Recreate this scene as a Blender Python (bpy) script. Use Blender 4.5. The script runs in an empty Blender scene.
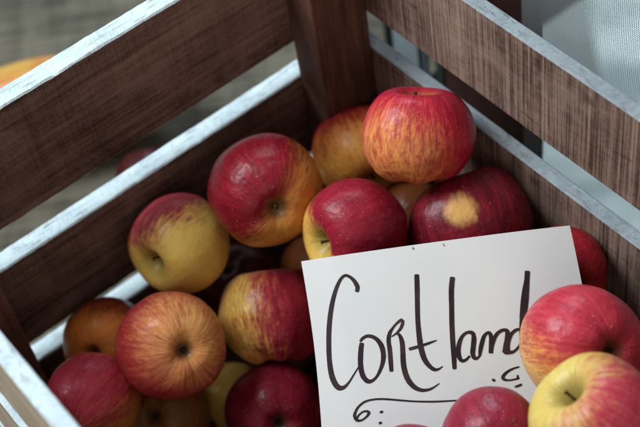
import bpy, bmesh, math, random
from mathutils import Vector, Matrix, noise
S = 0.095                                # metres per layout unit (height of one crate slat)
ZOFF = 3.6
C = bpy.context.scene.collection
sc = bpy.context.scene
# ---------------------------------------------------------------- camera (recovered from the crate's edges)
F = 1403.977
RM = Matrix(((0.7735682240590999, -0.6218362645443481, -0.12211413850678578),
             (-0.5423453353523554, -0.5499526580596297, -0.6351484953240847),
             (0.3278013727049723, 0.5575587269413322, -0.7626758984403197)))   # rows: right, down, forward
CAM = Vector((-4.58119509, -6.86215951, 6.36665759))
RIGHT, UP, BACK = RM[0].copy(), -RM[1].copy(), -RM[2].copy()
def W(p): return Vector((p[0]*S, p[1]*S, (p[2]+ZOFF)*S))
def ray(u, v): return RM.transposed() @ Vector(((u-320)/F, (v-213.5)/F, 1.0))
def at(u, v, d): return CAM + ray(u, v)*d
def cdir(t): return (RIGHT*t[0] + UP*t[1] + BACK*t[2]).normalized()

cam = bpy.data.objects.new('camera', bpy.data.cameras.new('camera')); C.objects.link(cam)
m = Matrix.Identity(4)
for i in range(3):
    m[i][0], m[i][1], m[i][2] = RIGHT[i], UP[i], BACK[i]
    m[i][3] = W(CAM)[i]
cam.matrix_world = m
cam.data.sensor_width = 36; cam.data.lens = F*36/640
cam.data.clip_start = 0.02; cam.data.clip_end = 60
cam.data.dof.use_dof = True; cam.data.dof.focus_distance = 9.3*S; cam.data.dof.aperture_fstop = 5.8
sc.camera = cam
sc.view_settings.view_transform = 'Standard'; sc.view_settings.look = 'None'
sc.view_settings.exposure = 0.22; sc.view_settings.gamma = 1.0

# ---------------------------------------------------------------- helpers
def empty(name, loc, label, cat, group=None):
    o = bpy.data.objects.new(name, None); C.objects.link(o); o.location = loc
    o.empty_display_size = 0.02; o['label'] = label; o['category'] = cat
    if group: o['group'] = group
    return o
def link(name, me, mats, parent=None, smooth=False):
    o = bpy.data.objects.new(name, me); C.objects.link(o)
    for mt in (mats if isinstance(mats, (list, tuple)) else [mats]): me.materials.append(mt)
    if smooth: me.polygons.foreach_set('use_smooth', [True]*len(me.polygons))
    if parent: o.parent = parent
    return o
def tag(o, label=None, cat=None, group=None, kind=None):
    if label: o['label'] = label
    if cat: o['category'] = cat
    if group: o['group'] = group
    if kind: o['kind'] = kind
    return o

class NT:
    def __init__(s, name):
        s.m = bpy.data.materials.new(name); s.m.use_nodes = True; s.t = s.m.node_tree; s.t.nodes.clear()
        s.out = s.t.nodes.new('ShaderNodeOutputMaterial'); s.b = s.t.nodes.new('ShaderNodeBsdfPrincipled')
        s.t.links.new(s.b.outputs[0], s.out.inputs[0])
    def n(s, typ, **k):
        x = s.t.nodes.new(typ)
        for a, b in k.items(): setattr(x, a, b)
        return x
    def put(s, sock, v):
        if hasattr(v, 'is_output') or isinstance(v, bpy.types.NodeSocket): s.t.links.new(v, sock)
        else: sock.default_value = v
    def math(s, op, a, b=0.0, c=0.0, clamp=False):
        x = s.n('ShaderNodeMath', operation=op, use_clamp=clamp)
        s.put(x.inputs[0], a); s.put(x.inputs[1], b); s.put(x.inputs[2], c); return x.outputs[0]
    def vmath(s, op, a, b=(0, 0, 0)):
        x = s.n('ShaderNodeVectorMath', operation=op); s.put(x.inputs[0], a); s.put(x.inputs[1], b)
        return x.outputs['Value'] if op in ('DOT_PRODUCT', 'LENGTH') else x.outputs[0]
    def mapr(s, v, a, b, c=0.0, d=1.0, smooth=True):
        x = s.n('ShaderNodeMapRange', interpolation_type='SMOOTHSTEP' if smooth else 'LINEAR')
        s.put(x.inputs[0], v); s.put(x.inputs[1], a); s.put(x.inputs[2], b); s.put(x.inputs[3], c); s.put(x.inputs[4], d)
        return x.outputs[0]
    def mix(s, f, a, b, mode='MIX'):
        x = s.n('ShaderNodeMix', data_type='RGBA', blend_type=mode)
        s.put(x.inputs[0], f)
        s.put(x.inputs[6], a if not isinstance(a, tuple) else (*a[:3], 1)); s.put(x.inputs[7], b if not isinstance(b, tuple) else (*b[:3], 1))
        return x.outputs[2]
    def noise(s, vec, scale, detail=4, rough=.55, dist=0.0):
        x = s.n('ShaderNodeTexNoise'); s.put(x.inputs['Vector'], vec)
        x.inputs['Scale'].default_value = scale; x.inputs['Detail'].default_value = detail
        x.inputs['Roughness'].default_value = rough; x.inputs['Distortion'].default_value = dist
        return x.outputs[0]
    def scale(s, vec, sc_, loc=(0, 0, 0)):
        x = s.n('ShaderNodeMapping'); s.put(x.inputs[0], vec); x.inputs['Scale'].default_value = sc_; x.inputs['Location'].default_value = loc
        return x.outputs[0]
    def obj(s): return s.n('ShaderNodeTexCoord').outputs['Object']
    def bump(s, h, strength, dist):
        x = s.n('ShaderNodeBump'); s.put(x.inputs['Height'], h); x.inputs['Strength'].default_value = strength
        x.inputs['Distance'].default_value = dist; s.t.links.new(x.outputs[0], s.b.inputs['Normal'])
    def set(s, **k):
        for a, b in k.items():
            a = a.replace('_', ' ')
            if isinstance(b, tuple) and len(b) == 3: b = (*b, 1)
            s.put(s.b.inputs[a], b)
        return s

# ---------------------------------------------------------------- wood
def wood_face(name, dark, light, seed=0., saw=.5, grain=.6):
    """stained board: grain along local x, saw marks across it"""
    t = NT(name); o = t.obj()
    inf = t.n('ShaderNodeObjectInfo').outputs['Random']
    off = t.n('ShaderNodeCombineXYZ'); t.put(off.inputs[0], t.math('MULTIPLY', inf, 7.3)); t.put(off.inputs[2], t.math('MULTIPLY', inf, 3.1))
    o = t.vmath('ADD', o, off.outputs[0])
    g = t.noise(t.scale(o, (13, 60, 230)), 1.0, 6, .62, .35)          # long grain
    g2 = t.noise(t.scale(o, (2.5, 20, 46)), 1.0, 3, .5, .6)
    sm = t.noise(t.scale(o, (640, 40, 11)), 1.0, 4, .6)                # fine saw strokes across
    s2 = t.noise(t.scale(o, (140, 10, 4.0)), 1.0, 2, .5)
    bl = t.noise(o, 14, 3, .6)
    spk = t.noise(o, 420, 3, .7)
    f = t.math('MULTIPLY_ADD', g, grain, t.math('MULTIPLY', sm, saw))
    f = t.math('MULTIPLY_ADD', s2, saw*.4, f); f = t.math('MULTIPLY_ADD', g2, grain*.7, f)
    f = t.math('MULTIPLY_ADD', bl, .45, f); f = t.math('MULTIPLY_ADD', spk, .25, f)
    tot = grain*1.7 + saw*1.4 + .7
    f = t.mapr(f, tot*.40, tot*.62, 0, 1)
    col = t.mix(f, dark, light)
    ck = t.noise(t.scale(o, (16, 40, 300)), 1.0, 5, .7, .5)            # splits and dark pores along the grain
    col = t.mix(t.mapr(ck, .30, .38, .75, 0), col, (dark[0]*.35, dark[1]*.32, dark[2]*.3))
    wn = t.noise(o, 23, 5, .65, .6)                                      # worn greyish patches
    col = t.mix(t.mapr(wn, .50, .72, 0, .45), col, (light[0]*1.05, light[1]*1.12, light[2]*1.2))
    kn = t.n('ShaderNodeTexVoronoi'); t.put(kn.inputs['Vector'], t.scale(o, (14, 14, 26))); kn.inputs['Scale'].default_value = 1
    k = t.mapr(kn.outputs['Distance'], .03, .12, 1, 0)
    col = t.mix(t.math('MULTIPLY', k, .55), col, (dark[0]*.45, dark[1]*.42, dark[2]*.4))
    t.set(Base_Color=col, Roughness=.72, Specular_IOR_Level=.25)
    h = t.math('MULTIPLY_ADD', sm, .9, t.math('MULTIPLY', g, .9))
    t.bump(h, .7, .0009)
    return t.m
def wood_edge(name, base, crack):
    """pale raw sawn edge with dark pores and scratches along the board"""
    t = NT(name); o = t.obj()
    sk = t.n('ShaderNodeMapping'); t.put(sk.inputs[0], o); sk.inputs['Rotation'].default_value = (0, 0, math.radians(22)); o2 = sk.outputs[0]
    g = t.noise(t.scale(o2, (520, 120, 200)), 1.0, 5, .65, .5)
    g2 = t.noise(t.scale(o, (55, 330, 300)), 1.0, 5, .68, .5)
    c = t.mapr(g, .30, .52, .35, 0); c2 = t.mapr(g2, .34, .45, .8, 0)
    big = t.noise(o, 16, 3, .6)
    c = t.math('MULTIPLY', t.math('MAXIMUM', c, c2), t.mapr(big, .35, .6, .35, .95))
    tone = t.mix(t.mapr(t.noise(o, 45, 4), .3, .7), base, (base[0]*.78, base[1]*.80, base[2]*.84))
    t.set(Base_Color=t.mix(c, tone, crack), Roughness=.8, Specular_IOR_Level=.2)
    t.bump(t.math('SUBTRACT', g, c), .6, .0008)
    return t.m

def board_mesh(name, lx, ly, lz, seed, rough=.00035, ch=.0011, n=None):
    """sawn board from x=0..lx, y=0..ly (thickness), z=-lz..0; face index 0 = wide faces, 1 = edges/ends"""
    bm = bmesh.new(); n = n or max(8, int(lx/.003))
    sec = [(0, -ch), (0, -lz*.5), (0, -lz+ch), (ch, -lz), (ly*.5, -lz), (ly-ch, -lz), (ly, -lz+ch), (ly, -lz*.5), (ly, -ch), (ly-ch, 0), (ly*.5, 0), (ch, 0)]
    mat = [0, 0, 1, 1, 1, 1, 0, 0, 1, 1, 1, 1]
    rings = []
    for i in range(n+1):
        x = lx*i/n; r = []
        for j, (y, z) in enumerate(sec):
            q = Vector((x*90, j*3.7+seed*11.3, seed)); q2 = Vector((x*14, seed*5.1, (0 if z > -lz/2 else 7)))
            k = rough*(noise.noise(q)+.6*noise.noise(q*3.1)); w = rough*1.3*noise.noise(q2)
            kk = 1.0 if mat[j] or mat[j-1] else .25
            chip = 0
            if j in (0, 11):
                c = noise.noise(Vector((x*60+9, seed*3, j//11)))
                if c > .5: chip = -(c-.5)*.005
            r.append(bm.verts.new((x, y+k*kk*.7, z+k*kk+w*(1 if abs(z) < ch*2 or z < -lz+ch*2 else 0)+chip)))
        rings.append(r)
    for i in range(n):
        for j in range(12):
            f = bm.faces.new((rings[i][j], rings[i][(j+1) % 12], rings[i+1][(j+1) % 12], rings[i+1][j])); f.material_index = mat[j]
    for rr, fl in ((rings[0], False), (rings[-1], True)):
        f = bm.faces.new(rr if fl else rr[::-1]); f.material_index = 1
    bmesh.ops.recalc_face_normals(bm, faces=bm.faces)
    me = bpy.data.meshes.new(name); bm.to_mesh(me); bm.free()
    return me

M_left = wood_face('stained_wood_dark', (.045, .021, .015), (.235, .150, .118), saw=.22, grain=.55)
M_right = wood_face('stained_wood_worn', (.055, .030, .021), (.30, .205, .160), saw=.95, grain=.16)
M_post = wood_face('stained_wood_post', (.050, .020, .014), (.16, .070, .046), saw=.15, grain=.8)
M_out = wood_face('raw_wood_tan', (.30, .24, .17), (.50, .42, .32), saw=.4, grain=.6)
E_wht = wood_edge('sawn_edge_pale', (.56, .66, .68), (.20, .20, .20))  # bluish cast of the light is put into the edge colour
E_gry = wood_edge('sawn_edge_grey', (.29, .33, .35), (.12, .115, .115))  # darker edge for right and front slats, light's cool tint in the colour
E_drk = wood_edge('post_end', (.12, .07, .05), (.03, .02, .015))

LX, LY = 3.72, 5.5
tL, tR, tN = .168, .113, .12
crate = empty('wooden_crate', W((-LX/2, -LY/2, -3.6)), 'open slatted crate of dark stained wood with pale sawn edges, full of apples', 'crate')
bpy.context.view_layer.update()
CI = crate.matrix_world.inverted() if False else Matrix.Translation(-crate.location)
def place(o, loc, rz=0.0, M=None):
    o.matrix_local = CI @ Matrix.Translation(loc) @ (M if M is not None else Matrix.Rotation(rz, 4, 'Z'))
sd = 1
def slat(L0, th, h, loc, rz, mats):
    global sd; sd += 1
    me = board_mesh('slat', L0*S, th*S, h*S, sd); o = link('slat', me, mats, crate)
    place(o, W(loc), rz); return o
left_tops = [(0, 1.0), (-1.356, .885), (-2.472, .99)]
right_tops = [(0.015, .82), (-1.165, .98), (-2.149, 1.2)]
for (z, h) in left_tops:   # long-edge walls: left (far) wall and its opposite
    slat(LX+tN+.02, tL, h, (-LX-tN-.01, 0, z), 0, [M_left, E_wht])
for (z, h) in right_tops:
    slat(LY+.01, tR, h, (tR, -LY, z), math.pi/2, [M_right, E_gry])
for (z, h) in [(0.0, .95), (-1.36, .9), (-2.46, .95)]:
    slat(LY+.01, tN, h, (-LX, -LY, z), math.pi/2, [M_out, E_wht])
for (z, h) in [(0, .95), (-1.3, .9), (-2.46, .95)]:
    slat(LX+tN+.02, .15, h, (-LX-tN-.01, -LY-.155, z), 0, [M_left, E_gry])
def corner_post(cx, cy, ax, by):
    global sd; sd += 1
    # a post is a board standing on end: local x runs down
    me = board_mesh('corner_post', 3.5*S, by*S, ax*S, sd, rough=.0004)
    o = link('corner_post', me, [M_post, M_post], crate)
    M = Matrix(((0, 0, -1, 0), (0, 1, 0, 0), (-1, 0, 0, 0), (0, 0, 0, 1)))   # x->-z, z->-x
    M = Matrix(((0, 0, 1, 0), (0, 1, 0, 0), (-1, 0, 0, 0), (0, 0, 0, 1)))
    place(o, W((cx, cy, .02)), 0, M)
corner_post(-.004, -.335, .49, .33)
corner_post(-LX+.364, -.255, .36, .25)
corner_post(-.004, -LY+.004, .44, .33)
corner_post(-LX+.364, -LY+.004, .36, .25)
for k in range(6):
    y0 = -LY+.02+k*.92; global_sd = sd = sd+1
    me = board_mesh('floor_slat', (LX-.01)*S, .86*S, .12*S, sd); o = link('floor_slat', me, [M_left, M_left], crate)
    place(o, W((-LX+.005, y0, -3.465)), 0)

# ---------------------------------------------------------------- apples
def cr(pts, n):
    out = []
    P = [pts[0]]+list(pts)+[pts[-1]]
    for i in range(1, len(P)-2):
        for k in range(n):
            t = k/n; a, b, c, d = P[i-1], P[i], P[i+1], P[i+2]
            out.append(tuple(.5*((2*b[j])+(-a[j]+c[j])*t+(2*a[j]-5*b[j]+4*c[j]-d[j])*t*t+(-a[j]+3*b[j]-3*c[j]+d[j])*t**3) for j in range(len(b))))
    out.append(tuple(P[-2])); return out
PROFILE = [(0.004, .40), (.045, .43), (.10, .53), (.19, .68), (.31, .785), (.46, .835), (.62, .80), (.78, .68), (.91, .47), (.985, .20), (1.0, -.04),
           (.965, -.28), (.87, -.50), (.73, -.67), (.57, -.775), (.42, -.82), (.29, -.81), (.19, -.765), (.12, -.70), (.06, -.655), (.004, -.645)]
def apple_mesh(seed, height=1.0, lean=(0, 0), lobes=.03, bumps=.03, stem_deep=1.0):
    prof = cr(PROFILE, 4); nu = 80; bm = bmesh.new(); rings = []
    rng = random.Random(seed); ph = rng.uniform(0, 6.28); ph2 = rng.uniform(0, 6.28)
    for (rho, z) in prof:
        ring = []
        if z > 0 and rho < .46: z = .835-(.835-z)*stem_deep
        for j in range(nu):
            a = 2*math.pi*j/nu
            bot = max(0., -z); top = max(0., z)
            r = rho*(1+lobes*.55*bot*math.cos(5*a+ph)+lobes*.6*math.cos(2*a+ph2)*(.4+top)+lobes*.35*math.cos(3*a+ph))
            r *= 1-.05*bot*1.2
            x, y = r*math.cos(a), r*math.sin(a)
            zz = z*height + (lean[0]*x+lean[1]*y)*(abs(z)*.9+.15)
            if z < -.6: zz -= lobes*.5*math.cos(5*a+ph)*min(1, rho*2)
            q = Vector((x, y, z))
            k = 1+bumps*noise.noise(q*1.3+Vector((seed*7.7, 0, 0)))+bumps*.25*noise.noise(q*3.4+Vector((0, seed*3.3, 0)))
            ring.append(bm.verts.new((x*k, y*k, zz*k)))
        rings.append(ring)
    for i in range(len(rings)-1):
        for j in range(nu):
            bm.faces.new((rings[i][j], rings[i+1][j], rings[i+1][(j+1) % nu], rings[i][(j+1) % nu]))
    bm.faces.new(rings[0]); bm.faces.new(rings[-1][::-1])
    bmesh.ops.recalc_face_normals(bm, faces=bm.faces)
    me = bpy.data.meshes.new('apple_skin'); bm.to_mesh(me); bm.free()
    return me
def tube_mesh(name, pts, rad, nseg=10):
    bm = bmesh.new(); rings = []
    for i, p in enumerate(pts):
        a = Vector(pts[max(0, i-1)]); b = Vector(pts[min(len(pts)-1, i+1)]); d = (b-a).normalized()
        u = d.orthogonal().normalized(); v = d.cross(u)
        rings.append([bm.verts.new(Vector(p)+rad[i]*(u*math.cos(2*math.pi*j/nseg)+v*math.sin(2*math.pi*j/nseg))) for j in range(nseg)])
    for i in range(len(rings)-1):
        for j in range(nseg): bm.faces.new((rings[i][j], rings[i][(j+1) % nseg], rings[i+1][(j+1) % nseg], rings[i+1][j]))
    bm.faces.new(rings[0][::-1]); bm.faces.new(rings[-1])
    bmesh.ops.recalc_face_normals(bm, faces=bm.faces)
    me = bpy.data.meshes.new(name); bm.to_mesh(me); bm.free(); return me
def calyx_mesh(seed):
    bm = bmesh.new(); rng = random.Random(seed)
    for k in range(5):
        a = 2*math.pi*k/5+rng.uniform(-.25, .25); L = rng.uniform(.085, .13); w = .032
        ca, sa = math.cos(a), math.sin(a); prev = None
        for i in range(6):
            t = i/5; r = .012+L*t*(1-.45*t); z = -.645-.035*math.sin(t*2.6)-.05*t*rng.uniform(.7, 1.2); ww = w*(1-t)**.7+.002
            row = [bm.verts.new((r*ca-s*ww*sa, r*sa+s*ww*ca, z-(.012 if s == 0 else 0))) for s in (-1, 0, 1)]
            if prev:
                for q in (0, 1): bm.faces.new((prev[q], prev[q+1], row[q+1], row[q]))
            prev = row
    me = bpy.data.meshes.new('calyx'); bm.to_mesh(me); bm.free(); return me
def tM(name, col, rough=.8, c2=None, sc_=60):
    t = NT(name); n = t.noise(t.obj(), sc_, 4); c2 = c2 or tuple(x*.5 for x in col)
    t.set(Base_Color=t.mix(t.mapr(n, .3, .7), col, c2), Roughness=rough, Specular_IOR_Level=.25); return t.m
M_stem = tM('stem_brown', (.07, .045, .02), .8, (.02, .012, .008), 9)
M_calyx = tM('calyx_brown', (.045, .03, .018), .9, (.012, .008, .006), 12)

def apple_mat(name, ground, ground2, red, red2, blush, thr, soft=.3, wob=.9, streak=.8, dots=.5, seed=0., spot=None, flecks=.5, cav=(.24, .17, .05), stemside=0.0):
    """blush: direction of the red side in local axes; thr: cosine where red begins"""
    t = NT(name); o = t.obj(); N = t.vmath('NORMALIZE', o)
    sp = t.n('ShaderNodeSeparateXYZ'); t.put(sp.inputs[0], N); z = sp.outputs[2]
    cx = t.n('ShaderNodeCombineXYZ'); t.put(cx.inputs[0], sp.outputs[0]); t.put(cx.inputs[1], sp.outputs[1])
    ring = t.vmath('NORMALIZE', cx.outputs[0])
    rz = t.n('ShaderNodeCombineXYZ'); t.put(rz.inputs[2], z)
    def streakn(k, kz, det, off, rgh=.6):
        v = t.vmath('ADD', t.scale(ring, (k, k, k)), t.scale(rz.outputs[0], (1, 1, kz), (off, seed*3.1, 0)))
        wv = t.noise(N, 3.0+off*.1, 2); wc = t.n('ShaderNodeCombineXYZ'); t.put(wc.inputs[0], wv); t.put(wc.inputs[1], wv)
        v = t.vmath('ADD', v, wc.outputs[0])
        return t.noise(v, 1.0, det, rgh)
    s1 = streakn(14, 2.4, 5, 1.7); s2 = streakn(36, 8, 4, 5.3, .65); s3 = streakn(5, 1.0, 3, 9.1)
    low = t.noise(t.scale(N, (1, 1, 1), (seed*5.3, 0, 0)), 1.7, 3, .5)
    mott = t.noise(t.scale(N, (1, 1, 1), (0, seed*2.3, 0)), 9, 5, .65)
    d = t.vmath('DOT_PRODUCT', N, tuple(Vector(blush).normalized()))
    b = t.math('MULTIPLY_ADD', t.math('SUBTRACT', low, .5), wob, d)
    b = t.math('MULTIPLY_ADD', t.math('SUBTRACT', s1, .5), streak*1.5, b)
    b = t.math('MULTIPLY_ADD', t.math('SUBTRACT', s2, .5), streak*1.1, b)
    b = t.math('MULTIPLY_ADD', t.math('SUBTRACT', mott, .5), streak*1.0, b)
    f = t.mapr(b, thr-soft, thr+soft)
    g = t.mix(t.mapr(t.math('MULTIPLY_ADD', low, .6, t.math('MULTIPLY', mott, .4)), .38, .62), ground, ground2)
    # thin red strokes that break the ground colour
    g = t.mix(t.math('MULTIPLY', t.mapr(t.math('MULTIPLY_ADD', s2, .6, t.math('MULTIPLY', s1, .4)), .47, .66), flecks), g, tuple((a*.75+b_*.25) for a, b_ in zip(red, ground)))
    rr = t.mix(t.mapr(t.math('MULTIPLY_ADD', s1, .5, t.math('MULTIPLY_ADD', s3, .3, t.math('MULTIPLY', s2, .2))), .40, .60), red, red2)
    rr = t.mix(t.math('MULTIPLY', t.mapr(s2, .55, .68), .35), rr, tuple(min(1, a*1.35+.03) for a in red))
    col = t.mix(f, g, rr)
    if spot:      # a patch of yellow skin
        sdir, srad, scol = spot
        q = t.vmath('DOT_PRODUCT', N, tuple(Vector(sdir).normalized()))
        q = t.math('MULTIPLY_ADD', t.math('SUBTRACT', s1, .5), .09*streak, q); q = t.math('MULTIPLY_ADD', t.math('SUBTRACT', mott, .5), .05, q)
        c0 = math.cos(math.radians(srad)); c1 = math.cos(math.radians(srad*.0))
        col = t.mix(t.mapr(q, c0, c1, 0, .9), col, scol)
    # lenticels
    vo = t.n('ShaderNodeTexVoronoi'); t.put(vo.inputs['Vector'], N); vo.inputs['Scale'].default_value = 15
    sz = t.n('ShaderNodeSeparateColor'); t.put(sz.inputs[0], vo.outputs['Color'])
    lim = t.mapr(sz.outputs[0], .25, 1, .03, .13, False)
    dm = t.math('LESS_THAN', vo.outputs['Distance'], lim)
    col = t.mix(t.math('MULTIPLY', dm, t.mapr(f, 0, 1, dots*.3, min(1, dots*1.3))), col, (.70, .45, .30))
    # a few russet scars
    sc1 = t.noise(t.scale(N, (1, 1, 1), (seed*1.9, 3, 0)), 5.5, 3, .6)
    col = t.mix(t.mapr(sc1, .70, .74, 0, .6), col, (.16, .08, .03))
    # stem bowl and calyx bowl
    up = t.mapr(t.math('MULTIPLY_ADD', t.math('SUBTRACT', s2, .5), .10, z), .90, .985)
    col = t.mix(t.math('MULTIPLY', up, .85), col, t.mix(t.mapr(s1, .4, .6), cav, (.30, .22, .05)))
    dn = t.mapr(t.math('MULTIPLY_ADD', t.math('SUBTRACT', s2, .5), -.06, z), -.955, -.99)
    col = t.mix(t.math('MULTIPLY', dn, .75), col, (.11, .065, .025))
    t.set(Base_Color=col, Specular_IOR_Level=.30, IOR=1.45, Subsurface_Weight=0.0)
    blm = t.noise(t.scale(N, (1, 1, 1), (2, seed, 0)), 6, 5, .7)
    t.set(Roughness=t.mapr(blm, .3, .7, .28, .44, False), Coat_Weight=.0, Coat_Roughness=.22)
    fine = t.noise(N, 38, 4, .6); med = t.noise(N, 7, 2, .5)
    t.bump(t.math('MULTIPLY_ADD', med, 1.6, t.math('MULTIPLY_ADD', dm, .05, t.math('MULTIPLY', fine, .10))), .25, .0018)
    return t.m

YEL, YEL2 = (.78, .37, .08), (.78, .48, .11)
YG, YG2 = (.72, .48, .10), (.76, .57, .16)
ORG, ORG2 = (.68, .25, .04), (.72, .34, .06)
RED, RED2 = (.46, .024, .026), (.30, .010, .018)
PNK, PNK2 = (.50, .060, .065), (.38, .030, .045)
MAR, MAR2 = (.21, .010, .020), (.11, .006, .014)
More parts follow.
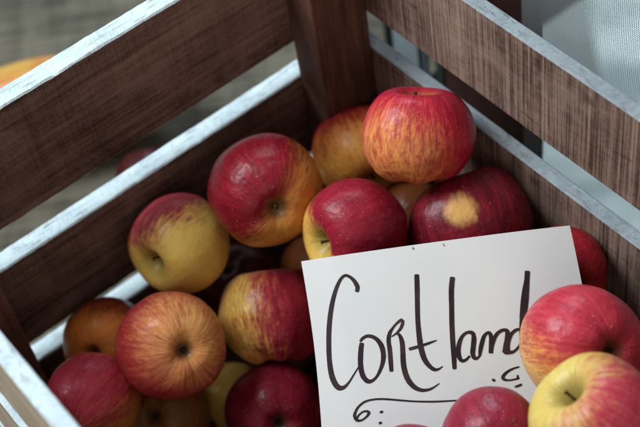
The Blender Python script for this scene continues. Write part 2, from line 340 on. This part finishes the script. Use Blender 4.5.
# name: u, v, radius px, depth, stem axis (right, up, toward camera), blush direction (same axes), threshold ...
AP = [
 dict(u=418, v=136, r=57.5, d=9.99, ax=(.02, .93, .20), bl=(.45, .50, -.55), thr=-.80, g=(.72, .26, .06), g2=(.72, .38, .10), a=(.50, .018, .042), b=(.28, .008, .024), soft=.62, streak=.75, wob=.5, h=.93, seed=3, lobes=.05, flecks=.9,
      label='big red and yellow streaked apple on top of the heap by the right wall'),
 dict(u=360, v=151, r=48, d=11.2, ax=(.3, -.8, .5), bl=(-.35, .75, -.35), thr=.25, g=ORG, g2=ORG2, a=RED, b=RED2, soft=.5, streak=.6, wob=.5, h=1.0, seed=5, flecks=.9,
      label='orange apple with red top, half hidden behind the big streaked apple'),
 dict(u=266, v=191, r=57, d=10.30, ax=(-.26, .37, -.89), bl=(-.75, .45, .45), thr=.04, g=(.50, .17, .03), g2=(.56, .27, .05), a=(.25, .008, .018), b=(.15, .005, .013), soft=.28, streak=.35, wob=.35, h=1.05, seed=7, flecks=.5,
      label='large dark red apple turning orange on its right side, leaning on the left wall'),
 dict(u=357, v=232, r=54.5, d=10.10, ax=(-.80, -.25, .46), bl=(.6, .45, .5), thr=-.22, g=YG, g2=YEL, a=(.29, .012, .026), b=(.20, .008, .021), soft=.22, streak=.4, wob=.3, h=1.0, seed=11, flecks=.4,
      label='crimson apple with a yellow stem hollow, just above the left part of the white card'),
 dict(u=470, v=226, r=63, d=10.23, ax=(-.22, .93, -.12), deep=.6, bl=(.3, .3, .6), thr=-.5, g=ORG, g2=ORG2, a=(.22, .010, .020), b=(.10, .006, .013), soft=.4, streak=.5, wob=.3, h=.93, seed=13, lean=(.11, 0), lobes=.07, bumps=.04,
      spot=((-.24, .26, .94), 19, (.72, .40, .12)), label='lopsided dark maroon apple with one yellow spot, behind the middle of the card'),
 dict(u=181, v=243, r=51, d=10.70, ax=(-.62, -.46, .62), bl=(-.42, .88, .1), thr=.46, g=(.76, .48, .10), g2=(.78, .53, .13), a=(.46, .06, .075), b=(.36, .035, .055), soft=.24, streak=.55, wob=.7, h=1.0, seed=17, flecks=.12,
      label='yellow apple with a pink blush on top, touching the left wall of the crate'),
 dict(u=172, v=346, r=55, d=10.21, ax=(-.38, .02, -.92), bl=(-.50, -.30, -.70), thr=-.60, g=(.74, .30, .09), g2=(.78, .42, .13), a=(.48, .05, .045), b=(.38, .028, .032), soft=.62, streak=.75, wob=.5, h=.98, seed=19, flecks=.9,
      label='round orange and red streaked apple with its calyx facing out, below the yellow apple'),
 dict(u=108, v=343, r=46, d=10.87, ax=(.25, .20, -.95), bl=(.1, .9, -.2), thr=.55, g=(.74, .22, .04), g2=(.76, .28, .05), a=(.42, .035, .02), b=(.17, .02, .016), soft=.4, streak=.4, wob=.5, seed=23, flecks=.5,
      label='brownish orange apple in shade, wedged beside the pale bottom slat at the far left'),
 dict(u=92, v=403, r=49, d=10.34, ax=(.35, .55, -.75), bl=(-.1, .5, .5), thr=.2, g=ORG, g2=ORG2, a=(.50, .045, .070), b=(.36, .022, .042), soft=.5, streak=.7, wob=.5, seed=29, dots=.7,
      label='pinkish red apple in the lower left corner, nearest the near wall'),
 dict(u=272, v=317, r=53, d=10.75, ax=(-.10, .96, -.12), bl=(.92, .22, .25), thr=-.14, g=YG, g2=YEL, a=(.38, .026, .040), b=(.25, .012, .028), soft=.55, streak=1.0, wob=.35, h=1.02, seed=31, dots=.7, lobes=.07, flecks=.6,
      label="apple yellow on its left, crimson on its right, touching the card's left edge"),
 dict(u=274, v=411, r=49, d=10.69, ax=(-.18, .20, -.96), bl=(0, .2, .8), thr=-.6, g=ORG, g2=ORG2, a=(.24, .012, .026), b=(.15, .008, .020), soft=.4, streak=.4, wob=.4, seed=37, dots=.9,
      label='dark crimson dotted apple left of the card with its calyx facing out'),
 dict(u=230, v=405, r=42, d=11.24, ax=(.5, .5, -.6), bl=(-.9, -.3, .2), thr=.75, g=(.60, .38, .08), g2=(.64, .42, .09), a=RED, b=RED2, soft=.3, streak=.5, wob=.4, seed=41, flecks=.6,
      label='dull yellow apple deep between the dark crimson dotted apple and the round streaked one'),
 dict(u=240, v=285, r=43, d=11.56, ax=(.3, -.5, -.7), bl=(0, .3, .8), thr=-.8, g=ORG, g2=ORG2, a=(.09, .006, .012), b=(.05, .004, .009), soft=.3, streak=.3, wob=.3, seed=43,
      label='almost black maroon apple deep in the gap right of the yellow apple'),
 dict(u=318, v=272, r=38, d=11.6, ax=(.2, .9, -.3), bl=(.9, 0, .2), thr=.5, g=(.42, .12, .03), g2=(.46, .17, .04), a=RED, b=RED2, soft=.3, streak=.5, wob=.4, seed=47,
      label='sliver of an orange apple showing just off the top left corner of the card'),
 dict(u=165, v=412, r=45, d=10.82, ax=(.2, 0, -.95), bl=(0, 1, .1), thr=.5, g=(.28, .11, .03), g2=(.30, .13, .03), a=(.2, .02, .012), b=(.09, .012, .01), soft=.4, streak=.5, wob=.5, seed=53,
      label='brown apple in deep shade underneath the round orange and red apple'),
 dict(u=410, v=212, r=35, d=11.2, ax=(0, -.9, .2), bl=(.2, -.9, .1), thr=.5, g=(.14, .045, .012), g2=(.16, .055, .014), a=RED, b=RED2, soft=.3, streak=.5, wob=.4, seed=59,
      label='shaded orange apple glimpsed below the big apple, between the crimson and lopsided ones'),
 dict(u=563, v=272, r=45, d=9.78, ax=(-.3, .3, -.9), bl=(.3, .2, .8), thr=-.9, g=ORG, g2=ORG2, a=(.36, .010, .020), b=(.24, .007, .014), soft=.3, streak=.4, wob=.3, seed=61, dots=.8,
      label='bright red dotted apple half hidden behind the right edge of the card'),
 dict(u=583, v=346, r=62, d=8.80, ax=(-.42, .02, -.90), bl=(.35, .55, .2), thr=-.42, g=YEL, g2=YG2, a=(.50, .040, .060), b=(.36, .018, .038), soft=.55, streak=.7, wob=.5, h=1.0, seed=67, dots=.7, flecks=.8,
      label='large pink red apple overlapping the right end of the card'),
 dict(u=597, v=423, r=67, d=8.19, ax=(-.62, .66, .42), bl=(.80, -.25, .35), thr=-.16, g=(.58, .42, .09), g2=(.62, .50, .14), a=(.48, .05, .075), b=(.38, .03, .05), soft=.50, streak=.9, wob=.6, h=1.0, seed=71, flecks=.5,
      label='yellow green apple with red streaks and a visible stem hollow in the lower right corner'),
 dict(u=492, v=437, r=51, d=8.66, ax=(.1, -.34, .94), bl=(0, .5, .6), thr=-.8, g=ORG, g2=ORG2, a=(.26, .016, .036), b=(.18, .010, .026), soft=.3, streak=.45, wob=.4, seed=73, dots=.6,
      label='maroon apple lying on the card at the middle of the bottom edge'),
 dict(u=352, v=434, r=44, d=10.92, ax=(.3, .3, -.8), bl=(0, .5, .6), thr=-.7, g=ORG, g2=ORG2, a=(.36, .03, .06), b=(.26, .02, .04), soft=.3, streak=.5, wob=.4, seed=79, dots=.8,
      label='pink apple whose edge peeps out beneath the lower left side of the card'),
 dict(u=413, v=469, r=46, d=8.80, ax=(.1, -.4, -.8), bl=(0, .5, .6), thr=-.7, g=ORG, g2=ORG2, a=(.26, .016, .036), b=(.18, .010, .026), soft=.3, streak=.5, wob=.4, seed=83,
      label='red apple just touching the bottom edge, left of the maroon apple on the card'),
]
GRP = 'apples heaped in the crate'
def add_apple(P, r, axis, bl, a, name='apple', group=GRP, spot=None, side=None):
    """P layout point, r layout radius"""
    root = empty(name, W(P), a['label'], 'apple', group)
    z = axis.normalized(); hint = side if side else RIGHT
    x = (hint - z*hint.dot(z)).normalized(); y = z.cross(x)
    R = Matrix((x, y, z)).transposed()
    root.rotation_euler = R.to_euler()
    root.scale = (r*S,)*3
    me = apple_mesh(a.get('seed', 1), a.get('h', 1.0), a.get('lean', (0, 0)), a.get('lobes', .03), a.get('bumps', .035), a.get('deep', 1.0))
    RT = R.transposed()
    sp = a.get('spot')
    if sp: sp = (tuple(RT @ cdir(sp[0])), sp[1], sp[2])
    mat = apple_mat('apple_skin_%d' % a['seed'], a['g'], a['g2'], a['a'], a['b'], tuple(RT @ bl), a['thr'], a.get('soft', .3), a.get('wob', .6), a.get('streak', .7), a.get('dots', .45), a['seed']*.37, sp, a.get('flecks', .5))
    link('skin', me, mat, root, True)
    rng = random.Random(a['seed'])
    bx, by = rng.uniform(-.10, .10), rng.uniform(-.10, .10); zb = .835-.43*a.get('deep', 1.0)
    pts = cr([(0, 0, zb-.03), (bx*.3, by*.3, zb+.13), (bx*.8, by*.8, zb+.26), (bx*1.5, by*1.5, zb+.36)], 4)
    n = len(pts); rad = [.030-.010*math.sin(i/(n-1)*3.1)+(.012 if i == n-1 else 0) for i in range(n)]
    link('stem', tube_mesh('stem', pts, rad), M_stem, root, True)
    link('calyx', calyx_mesh(a['seed']), M_calyx, root)
    return root
placed = []
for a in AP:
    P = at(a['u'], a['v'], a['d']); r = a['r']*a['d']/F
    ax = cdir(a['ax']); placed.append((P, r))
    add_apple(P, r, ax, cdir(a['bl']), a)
# the layer beneath, mostly hidden, fills the crate's depth
rng = random.Random(4); nf = 0; tries = 0
under = []
cardpt = at(301, 261, 9.4); cardn = Vector((-0.26653628, -0.37137091, 0.88940545))
while nf < 26 and tries < 20000:
    tries += 1; r = rng.uniform(.345, .38)
    P = Vector((rng.uniform(-LX+r, -r), rng.uniform(-LY+.1+r, -r), rng.uniform(-3.43+r*.9, -1.5)))
    if (P-cardpt).dot(cardn) > -r*1.3: continue
    if all((P-q).length > (r+s)*.955 for q, s in placed+under):
        cc = RM @ (P-CAM); rp = r*F/cc.z; u = 320+F*cc.x/cc.z; v = 213.5+F*cc.y/cc.z
        ok = True
        for q, s in placed:       # never in front of an apple the photo shows
            c2 = RM @ (q-CAM); u2 = 320+F*c2.x/c2.z; v2 = 213.5+F*c2.y/c2.z
            if math.hypot(u-u2, v-v2) < rp+s*F/c2.z and c2.z > cc.z-.25: ok = False; break
        if ok: under.append((P, r)); nf += 1
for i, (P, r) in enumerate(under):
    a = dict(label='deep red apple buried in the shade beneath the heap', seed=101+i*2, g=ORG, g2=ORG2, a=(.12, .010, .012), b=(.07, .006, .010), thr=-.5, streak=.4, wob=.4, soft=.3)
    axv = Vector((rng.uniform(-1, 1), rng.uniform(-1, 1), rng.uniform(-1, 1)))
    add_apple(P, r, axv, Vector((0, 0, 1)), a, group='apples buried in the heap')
print('under', nf)

# ---------------------------------------------------------------- card with lettering
TLc, TRc, BLc = at(301, 261, 9.4), at(570, 225, 9.3), at(321, 427, 9.15)
ux, uy = TRc-TLc, BLc-TLc
cn = ux.cross(uy).normalized()
if cn.dot(CAM-TLc) < 0: cn = -cn
VMAX = 1.13
def bend(a, b): return .035*math.sin(math.pi*min(max(a, 0), 1))*(1-.3*b) - .05*max(0, a-.8)**2*8 - .012*max(0, .12-a)*8
def slide(a, b): return .010*math.sin(b*3.0)
def card_pt(a, b, off=0.0):
    return TLc + ux*(a+slide(a, b)) + uy*b + cn*(bend(a, b)+off)
card = empty('name_card', W(card_pt(.5, 1)), 'white card with Cortland hand lettered in black, propped among the apples', 'sign')
def cl(p): return W(p)-card.location
bm = bmesh.new(); NU, NV = 60, 44; top, bot = [], []
for j in range(NV+1):
    for i in range(NU+1):
        a, b = i/NU, VMAX*j/NV
        jit = .0012*noise.noise(Vector((a*40, b*40, 0)))
        top.append(bm.verts.new(cl(card_pt(a, b, 0)))); bot.append(bm.verts.new(cl(card_pt(a, b, -.0015))))
W1 = NU+1
for j in range(NV):
    for i in range(NU):
        k = j*W1+i
        bm.faces.new((top[k], top[k+1], top[k+1+W1], top[k+W1])); bm.faces.new((bot[k], bot[k+W1], bot[k+1+W1], bot[k+1]))
edge = [i for i in range(NU+1)]+[j*W1+NU for j in range(1, NV+1)]+[NV*W1+i for i in range(NU-1, -1, -1)]+[j*W1 for j in range(NV-1, 0, -1)]
et = [bm.verts.new(top[k].co) for k in edge]; eb = [bm.verts.new(bot[k].co) for k in edge]
for q in range(len(edge)):
    r_ = (q+1) % len(edge); bm.faces.new((et[q], eb[q], eb[r_], et[r_]))
bmesh.ops.recalc_face_normals(bm, faces=bm.faces)
me = bpy.data.meshes.new('card_sheet'); bm.to_mesh(me); bm.free()
t = NT('card_paper'); o = t.obj(); n1 = t.noise(o, 900, 3); n2 = t.noise(o, 22, 3)
vo = t.n('ShaderNodeTexVoronoi'); t.put(vo.inputs['Vector'], o); vo.inputs['Scale'].default_value = 42
stn = t.math('MULTIPLY', t.math('LESS_THAN', vo.outputs['Distance'], .045), .35)
t.set(Base_Color=t.mix(stn, t.mix(t.mapr(n2, .3, .7), (.62, .615, .60), (.595, .59, .58)), (.45, .33, .22)), Roughness=.55, Specular_IOR_Level=.3)
t.bump(n1, .12, .0004)
link('card_sheet', me, t.m, card, True)

STROKES = [   # polyline of (u, v, width in px of the photograph) for every pen stroke
 # C
 [(356.6,292,3.6),(357.4,287,4.2),(354.2,281,3.6),(350,277,2.8),(345.6,275.4,2.6),(341.6,278,2.8),(337.6,285,3.4),(333.6,297,4),(330.6,312,4.4),(329,328,4.6),(328.6,344,4.6),(329.2,360,4.6),(331.2,374,5),(334.5,383,5.2),(338.6,387.6,5),(343.8,387.2,3.4),(348.6,382.4,2),(353,375.5,1.5),(357.4,368.4,1.2),(359.4,365,1)],
 # o
 [(361.8,342.6,4),(360.9,348,4.6),(360.3,356,4.8),(360.3,364,4.8),(361.3,371.4,4.8),(363.6,377.4,4.6),(367.8,381.2,4.2),(372.4,380.4,2.8),(376.8,376,2.6),(380.2,369.4,3.2),(382.6,362,4),(383.2,354.5,4.6),(381.6,346.6,4.6),(377.8,340.4,4),(372.6,336.8,3.4),(367,336,3),(362.4,338.4,2.8),(360,341.6,2.2)],
 # R stem
 [(391.2,371.6,3.6),(390.5,362,4.2),(389.6,350,4.2),(388.4,341,4),(389.4,333.4,3.6),(392.6,328,2.4),(396.2,323.6,2.2),(399.8,320.6,2.8),(402.6,319.4,2.6)],
 # R bowl
 [(402.7,319.6,2.2),(402.4,323.4,3),(400.6,328,2.8),(397.4,332,2),(393.4,335.2,1.3),(391.2,336.4,1)],
 # R leg
 [(396.2,333.2,1.8),(399.4,335.2,3),(401.8,342,4.4),(402.6,352,4.6),(403,362,4.8),(404.8,372,5),(408.4,380.6,5),(414,386.8,4.4),(420.6,389.8,3.4),(427.6,389.6,2.4),(433.6,387,1.7),(439.2,383,.7)],
 # t
 [(416.6,274,4.2),(417,288,4.6),(417.2,305,4.4),(417.6,320,4.4),(418.8,334,4.8),(420.6,347,5.2),(423.6,357.6,5),(428,364.6,4.2),(433.4,369,3.4),(438,369,2),(442.6,366,.8)],
 # t bar
 [(408.6,349,2.6),(414,347.6,3),(421,345.6,2.4),(429,342.8,2.2),(436.6,340,.8)],
 # l
 [(452.4,276.6,4.6),(451.2,290,4.8),(451.4,306,4.6),(451.6,322,4.6),(452.4,340,4.6),(453.6,356,4.6),(454.2,369,3.6)],
 # a bowl
 [(474.8,334.6,2),(471.6,332.4,3.4),(467,332.2,2.6),(462.4,335.6,3),(459.3,342,4),(458,349.6,4.4),(458.8,356.4,4.2),(461.6,360.4,3.2),(465.4,359.6,2.4),(469.6,355.6,2)],
 # a stem
 [(472.4,332.4,3),(473.6,338,4.4),(473,346,4.6),(472.4,353,4.4),(474,357.4,3.8),(477,357.8,2.4),(480.4,354,2)],
 # n first
 [(479.4,355,2.6),(480.2,349,3.8),(481.8,342,4),(483.8,336,3.4),(487,332.6,2.6),(489.6,333.2,3.4),(491,338,4.2),(491,345,4.6),(490.4,353,4)],
 # n second
 [(491,351,2.4),(492.6,343,3),(495.4,335.4,3.4),(499.4,331.2,3),(504,329.6,3),(507,331.4,4),(507.2,338,5),(505.6,346,5),(503.8,352.6,3.6)],
 # d bowl
 [(521.6,329.6,2.2),(516.8,329.2,2.6),(511.6,333,3.2),(508.4,339.6,3.8),(507.4,346.4,3.8),(508.8,351.4,3.2),(512.4,351.6,2.6),(516.6,348.4,2.2),(520.8,342.6,2)],
 [(503.6,352.4,2),(508,352.6,2.6),(512,351.6,2)],
 # d stem
 [(527.2,270.4,4.6),(526.6,280,4.8),(525.4,290,6.2),(524.4,300,7),(523.2,312,6.6),(522.2,324,5.6),(521.6,336,4.6),(522,346,3.4)],
 # flourish and curl
 [(465,399.7,1.2),(450,400.6,1.5),(434,401.4,1.7),(415,401.2,1.6),(398,400,1.7),(383,398.9,1.8),(372,399.6,1.8),(364,402,2),(358,407,2.2),(355,412.4,2.6),(354,417,3)],
 [(353.6,413,1.4),(354.8,418,2.8),(357.4,420.4,2.6),(361.6,420,1.8),(366.2,416.6,2),(368.6,413,2.8),(366.6,411.2,2.2),(362.6,411.8,1.6),(358.6,415,1.8),(356,419,2)],
 [(379.4,412.6,1.4),(381.2,411.8,2.4),(382.8,411.2,1.6)],
 [(378.4,423.4,1.4),(380,422.8,2.4),(381.6,422.4,1.6)],
 # small curl at the right
 [(519,366.4,1.4),(514,367.8,1.7),(508.6,370.4,2.2),(504.2,374,2.8),(502.6,377.2,3.2),(504.6,379.4,2.4),(509.4,379.8,1.6),(515,378.8,1.7),(519,377.4,2)],
 [(516.2,376.4,3),(518.4,376.4,3.4)],
 [(514.4,386.6,1.4),(518,385.4,2.2),(521.6,383.8,1.8)],
 [(491.6,379.2,1.6),(493.4,379.8,2.4),(495,380.4,1.4)],
]
def card_uv(u, v):
    r = ray(u, v); d = (TLc-CAM).dot(cn)/r.dot(cn)
    for _ in range(3):
        p = CAM+r*d; q = p-TLc; a = q.dot(ux)/ux.length_squared; b = q.dot(uy)/uy.length_squared
        a -= slide(a, b); d = (TLc+cn*bend(a, b)-CAM).dot(cn)/r.dot(cn)
    return a, b
M_ink = NT('ink'); oo = M_ink.obj()
M_ink.set(Base_Color=M_ink.mix(M_ink.mapr(M_ink.noise(oo, 75, 3), .35, .8), (.016, .006, .010), (.045, .022, .016)), Roughness=.45, Specular_IOR_Level=.3); M_ink = M_ink.m
SPECKS = [[(412.4,247.2,.8),(413.0,248.2,1.6),(413.4,249.4,.8)],[(442.6,243.4,.5),(443.6,244.6,.9),(444.6,246,.4)]]
def stroke_mesh(strokes, idx0=0):
    bm = bmesh.new()
    for si, st in enumerate(strokes):
        pts = cr(st, 8); off = .0012+.00015*(si+idx0); prev = None
        for i, (u, v, w) in enumerate(pts):
            a = pts[max(0, i-1)]; b = pts[min(len(pts)-1, i+1)]; dx, dy = b[0]-a[0], b[1]-a[1]; L = math.hypot(dx, dy) or 1
            w = (w*1.08+.15)*(1+.05*noise.noise(Vector((u*.5, v*.5, si))))*.5
            nx, ny = -dy/L*w, dx/L*w
            if i == 0 or i == len(pts)-1: nx, ny = nx*.75+ (w*.25 if False else 0), ny*.75
            row = [bm.verts.new(cl(card_pt(*card_uv(u+nx*s, v+ny*s), off))) for s in (-1, 0, 1)]
            if prev:
                for q in (0, 1):
                    try: bm.faces.new((prev[q], prev[q+1], row[q+1], row[q]))
                    except ValueError: pass
            prev = row
    me = bpy.data.meshes.new('lettering'); bm.to_mesh(me); bm.free(); return me
o1 = link('lettering', stroke_mesh(STROKES[:15]), M_ink, card); o1['label'] = 'Cortland in brush-pen script'
o2 = link('flourish', stroke_mesh(STROKES[15:]), M_ink, card); o2['label'] = 'thin line with a curl and dots under the name'

ms = tM('speck_brown', (.30, .19, .10), .8, (.20, .12, .07), 300)
o3 = link('stain', stroke_mesh(SPECKS, 20), ms, card); o3['label'] = 'small brown specks near the top edge of the card'
# ---------------------------------------------------------------- surroundings
def box(name, lo, hi, mat, bev=.05, cuts=0):
    bm = bmesh.new(); bmesh.ops.create_cube(bm, size=1)
    lo, hi = Vector(lo), Vector(hi); c = (lo+hi)/2
    base = W((c.x, c.y, lo.z))
    for v in bm.verts: v.co = W((c.x+v.co.x*(hi.x-lo.x), c.y+v.co.y*(hi.y-lo.y), c.z+v.co.z*(hi.z-lo.z)))-base
    if bev: bmesh.ops.bevel(bm, geom=bm.edges[:], offset=bev*S, segments=2, affect='EDGES')
    me = bpy.data.meshes.new(name); bm.to_mesh(me); bm.free()
    o = link(name, me, mat); o.location = base; return o
t = NT('weathered_table'); o = t.obj(); rt = t.n('ShaderNodeMapping'); t.put(rt.inputs[0], o); rt.inputs['Rotation'].default_value = (0, 0, math.radians(33)); o = rt.outputs[0]
g = t.noise(t.scale(o, (6, 90, 40)), 1, 6, .65, .4); g2 = t.noise(t.scale(o, (60, 9, 10)), 1, 4, .6); g3 = t.noise(o, 7, 3)
f = t.mapr(t.math('MULTIPLY_ADD', g, .5, t.math('MULTIPLY_ADD', g2, .25, t.math('MULTIPLY', g3, .25))), .40, .60)
t.set(Base_Color=t.mix(f, (.050, .046, .034), (.130, .118, .088)), Roughness=.8, Specular_IOR_Level=.2)
bm = bmesh.new(); base = W((0, 0, -4)); outl = [(-14, -12), (.84, -12), (.84, 1.05), (6, 1.05), (6, 14), (-14, 14)]
lo_ = [bm.verts.new(W((x, y, -4.0))-base) for x, y in outl]; hi_ = [bm.verts.new(W((x, y, -3.602))-base) for x, y in outl]
bm.faces.new(hi_); bm.faces.new(lo_[::-1])
for i in range(6): bm.faces.new((lo_[i], lo_[(i+1) % 6], hi_[(i+1) % 6], hi_[i]))
me = bpy.data.meshes.new('table_top'); bm.to_mesh(me); bm.free(); tb = link('table_top', me, t.m); tb.location = base; tag(tb, kind='structure')
tb['label'] = 'weathered grey brown wooden table under the crate'

M_dkpost = wood_face('red_brown_post', (.022, .007, .006), (.060, .020, .016), saw=.2)
def post(name, y0, y1, x0, x1, z1, mat, label, cat):
    o = box(name, (x0, y0, -9), (x1, y1, z1), mat, .04); tag(o, label, cat); return o
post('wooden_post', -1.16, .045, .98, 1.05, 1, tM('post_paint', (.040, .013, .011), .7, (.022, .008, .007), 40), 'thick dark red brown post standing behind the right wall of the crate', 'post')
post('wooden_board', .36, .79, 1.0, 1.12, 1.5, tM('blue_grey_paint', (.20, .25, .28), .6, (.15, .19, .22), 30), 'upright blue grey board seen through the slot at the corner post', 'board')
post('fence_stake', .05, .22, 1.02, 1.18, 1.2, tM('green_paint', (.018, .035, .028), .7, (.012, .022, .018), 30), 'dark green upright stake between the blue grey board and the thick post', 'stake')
post('dark_gap_panel', .22, .80, 1.5, 1.62, 2.0, tM('black_green', (.008, .012, .010), .8, (.005, .007, .006), 20), 'near black panel added as the dark gap behind the blue grey board', 'panel')  # added sheet for the dark gap, shade put into its colour
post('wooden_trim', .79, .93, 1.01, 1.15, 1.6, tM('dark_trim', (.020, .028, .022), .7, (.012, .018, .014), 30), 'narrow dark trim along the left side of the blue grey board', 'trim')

# insect screen: one flat woven sheet with open mesh
t = NT('screen_mesh'); o = t.obj(); so = t.n('ShaderNodeSeparateXYZ'); t.put(so.inputs[0], o)
P_ = .0016
def wires(c, ph=0.0):
    x = t.math('FRACT', t.math('ADD', t.math('MULTIPLY', c, 1/P_), 100.5+ph)); return t.math('ABSOLUTE', t.math('SUBTRACT', x, .5))
wob_ = t.math('MULTIPLY', t.noise(o, 9, 2), .004)
wy = wires(t.math('ADD', so.outputs[1], wob_)); wz = wires(t.math('ADD', so.outputs[2], wob_))
wire = t.math('MAXIMUM', t.math('LESS_THAN', wy, .19), t.math('LESS_THAN', wz, .15))
tr = t.n('ShaderNodeBsdfTransparent'); mx = t.n('ShaderNodeMixShader')
t.set(Base_Color=(.22, .24, .25), Roughness=.7, Metallic=.0)
t.put(mx.inputs[0], wire); t.t.links.new(tr.outputs[0], mx.inputs[1]); t.t.links.new(t.b.outputs[0], mx.inputs[2]); t.t.links.new(mx.outputs[0], t.out.inputs[0])
bm = bmesh.new(); n = 40
base = W((.9, -4.5, -9)); vs = []
for i in range(n+1):
    for j in range(n+1):
        y = -8+6.92*i/n; z = -9+11*j/n
        vs.append(bm.verts.new(W((.88+.02*noise.noise(Vector((y*.7, z*.5, 2))), y, z))-base))
for i in range(n):
    for j in range(n):
        k = i*(n+1)+j; bm.faces.new((vs[k], vs[k+1], vs[k+n+2], vs[k+n+1]))
me = bpy.data.meshes.new('insect_screen'); bm.to_mesh(me); bm.free()
scr = link('insect_screen', me, t.m, None, True); scr.location = base
tag(scr, 'fine grey woven insect screen stretched behind the right wall', 'screen')

def on_z(u, v, z):
    r_ = ray(u, v); return CAM + r_*((z-CAM.z)/r_.z)
bm = bmesh.new(); q_ = [on_z(u, v, -11.95) for u, v in ((520, -60), (584, -60), (592, 30), (604, 90), (540, 110))]
vs_ = [bm.verts.new(W(p)) for p in q_]; f_ = bm.faces.new(vs_); ex = bmesh.ops.extrude_face_region(bm, geom=[f_])
for e in ex['geom']:
    if isinstance(e, bmesh.types.BMVert): e.co.z -= .003
bmesh.ops.recalc_face_normals(bm, faces=bm.faces)
me = bpy.data.meshes.new('path'); bm.to_mesh(me); bm.free()
pth = link('path', me, tM('grey_path', (.26, .29, .29), .9, (.18, .20, .20), 5)); tag(pth, kind='structure'); pth['label'] = 'grey paving outside'
t = NT('pale_ground'); o = t.obj(); n1 = t.noise(o, 5.0, 4, .6); n2 = t.noise(o, 1.7, 2)
t.set(Base_Color=t.mix(t.mapr(n1, .36, .62), (.27, .34, .35), (.60, .68, .69)), Roughness=.9)
gr = box('ground', (-60, -60, -12.2), (60, 60, -12), t.m, 0); tag(gr, kind='structure'); gr['label'] = 'pale blurred ground outside'

# fruit lying on the table beyond the crate
def on_table(u, v, h):
    r_ = ray(u, v); return CAM + r_*((-3.6+h-CAM.z)/r_.z)
t = NT('squash_skin'); o = t.obj(); n1 = t.noise(o, 2.2, 3)
t.set(Base_Color=t.mix(t.mapr(n1, .40, .62), (.50, .28, .055), (.46, .15, .028)), Roughness=.4)
sq = empty('squash', W((-1.3, 4.0, -3.6)), 'yellow orange squash lying on the table beyond the left wall', 'squash')
P = on_table(62, 108, .5); bm = bmesh.new(); bmesh.ops.create_uvsphere(bm, u_segments=48, v_segments=32, radius=1)
for v in bm.verts:
    a = math.atan2(v.co.y, v.co.z); k = 1+.03*math.cos(8*a); tx = v.co.x
    v.co = Vector((tx*1.15, v.co.y*k*(.50-.10*tx), v.co.z*k*(.50-.10*tx)))
me = bpy.data.meshes.new('squash_body'); bm.to_mesh(me); bm.free()
b_ = link('squash_body', me, t.m, sq, True)
ctr = W((P.x, P.y, -3.6+.50)); sq.location = W((P.x, P.y, -3.6)); 
b_.location = ctr-sq.location; b_.scale = (S,)*3
hd = RIGHT.copy(); hd.z = 0; hd.rotate(Matrix.Rotation(math.radians(10), 3, 'Z')); b_.rotation_euler = (0, 0, math.atan2(hd.y, hd.x))
st = link('squash_stem', tube_mesh('squash_stem', [(1.1, 0, 0), (1.25, .02, .03), (1.42, .05, .10)], [.11, .07, .08], 8), M_stem, b_)
r = 36*13.4/F; P = on_table(152, 184, r*.86)
add_apple(Vector((P.x, P.y, -3.6+r*.86)), r, cdir((-.1, .9, -.3)), cdir((-.8, .3, .4)), dict(label='dark red and orange apple outside the crate, seen through the left slot', seed=91, g=(.55, .20, .04), g2=(.6, .25, .05), a=(.05, .005, .007), b=(.03, .004, .005), thr=-.3, soft=.2, streak=.3, wob=.2), group=None)

# ---------------------------------------------------------------- light
w = bpy.data.worlds.new('World'); sc.world = w; w.use_nodes = True
bg = w.node_tree.nodes['Background']; bg.inputs[0].default_value = (.85, .84, .84, 1); bg.inputs[1].default_value = .30
def area(name, d, dist, size, power, col, target=(-1.9, -1.8, -1.2), sy=None):
    L = bpy.data.lights.new(name, 'AREA'); L.shape = 'RECTANGLE'; L.size = size; L.size_y = sy or size; L.energy = power; L.color = col
    o = bpy.data.objects.new(name, L); C.objects.link(o); d = Vector(d).normalized()
    o.location = W(target)+d*dist; o.rotation_euler = d.to_track_quat('Z', 'Y').to_euler(); return o
area('window_light', (-.38, .50, .80), 1.6, .68, 31, (.86, .95, 1.0), sy=.9)
L = bpy.data.lights.new('outdoor_light', 'SPOT'); L.energy = 120; L.color = (.80, .96, 1.0); L.spot_size = math.radians(54); L.spot_blend = .6; L.shadow_soft_size = .2
ol = bpy.data.objects.new('outdoor_light', L); C.objects.link(ol); tgt = on_z(596, 90, -12); ol.location = W((tgt.x+2.5, tgt.y-1, 6)); ol.rotation_euler = (ol.location-W(tgt)).to_track_quat('Z', 'Y').to_euler(); print('out', tgt)
area('room_fill', (-.75, -.80, .35), 2.2, 1.8, 13, (1.0, .82, .70))
area('back_window_light', (.55, .62, .62), 2.0, .6, 15, (.74, .90, 1.0))
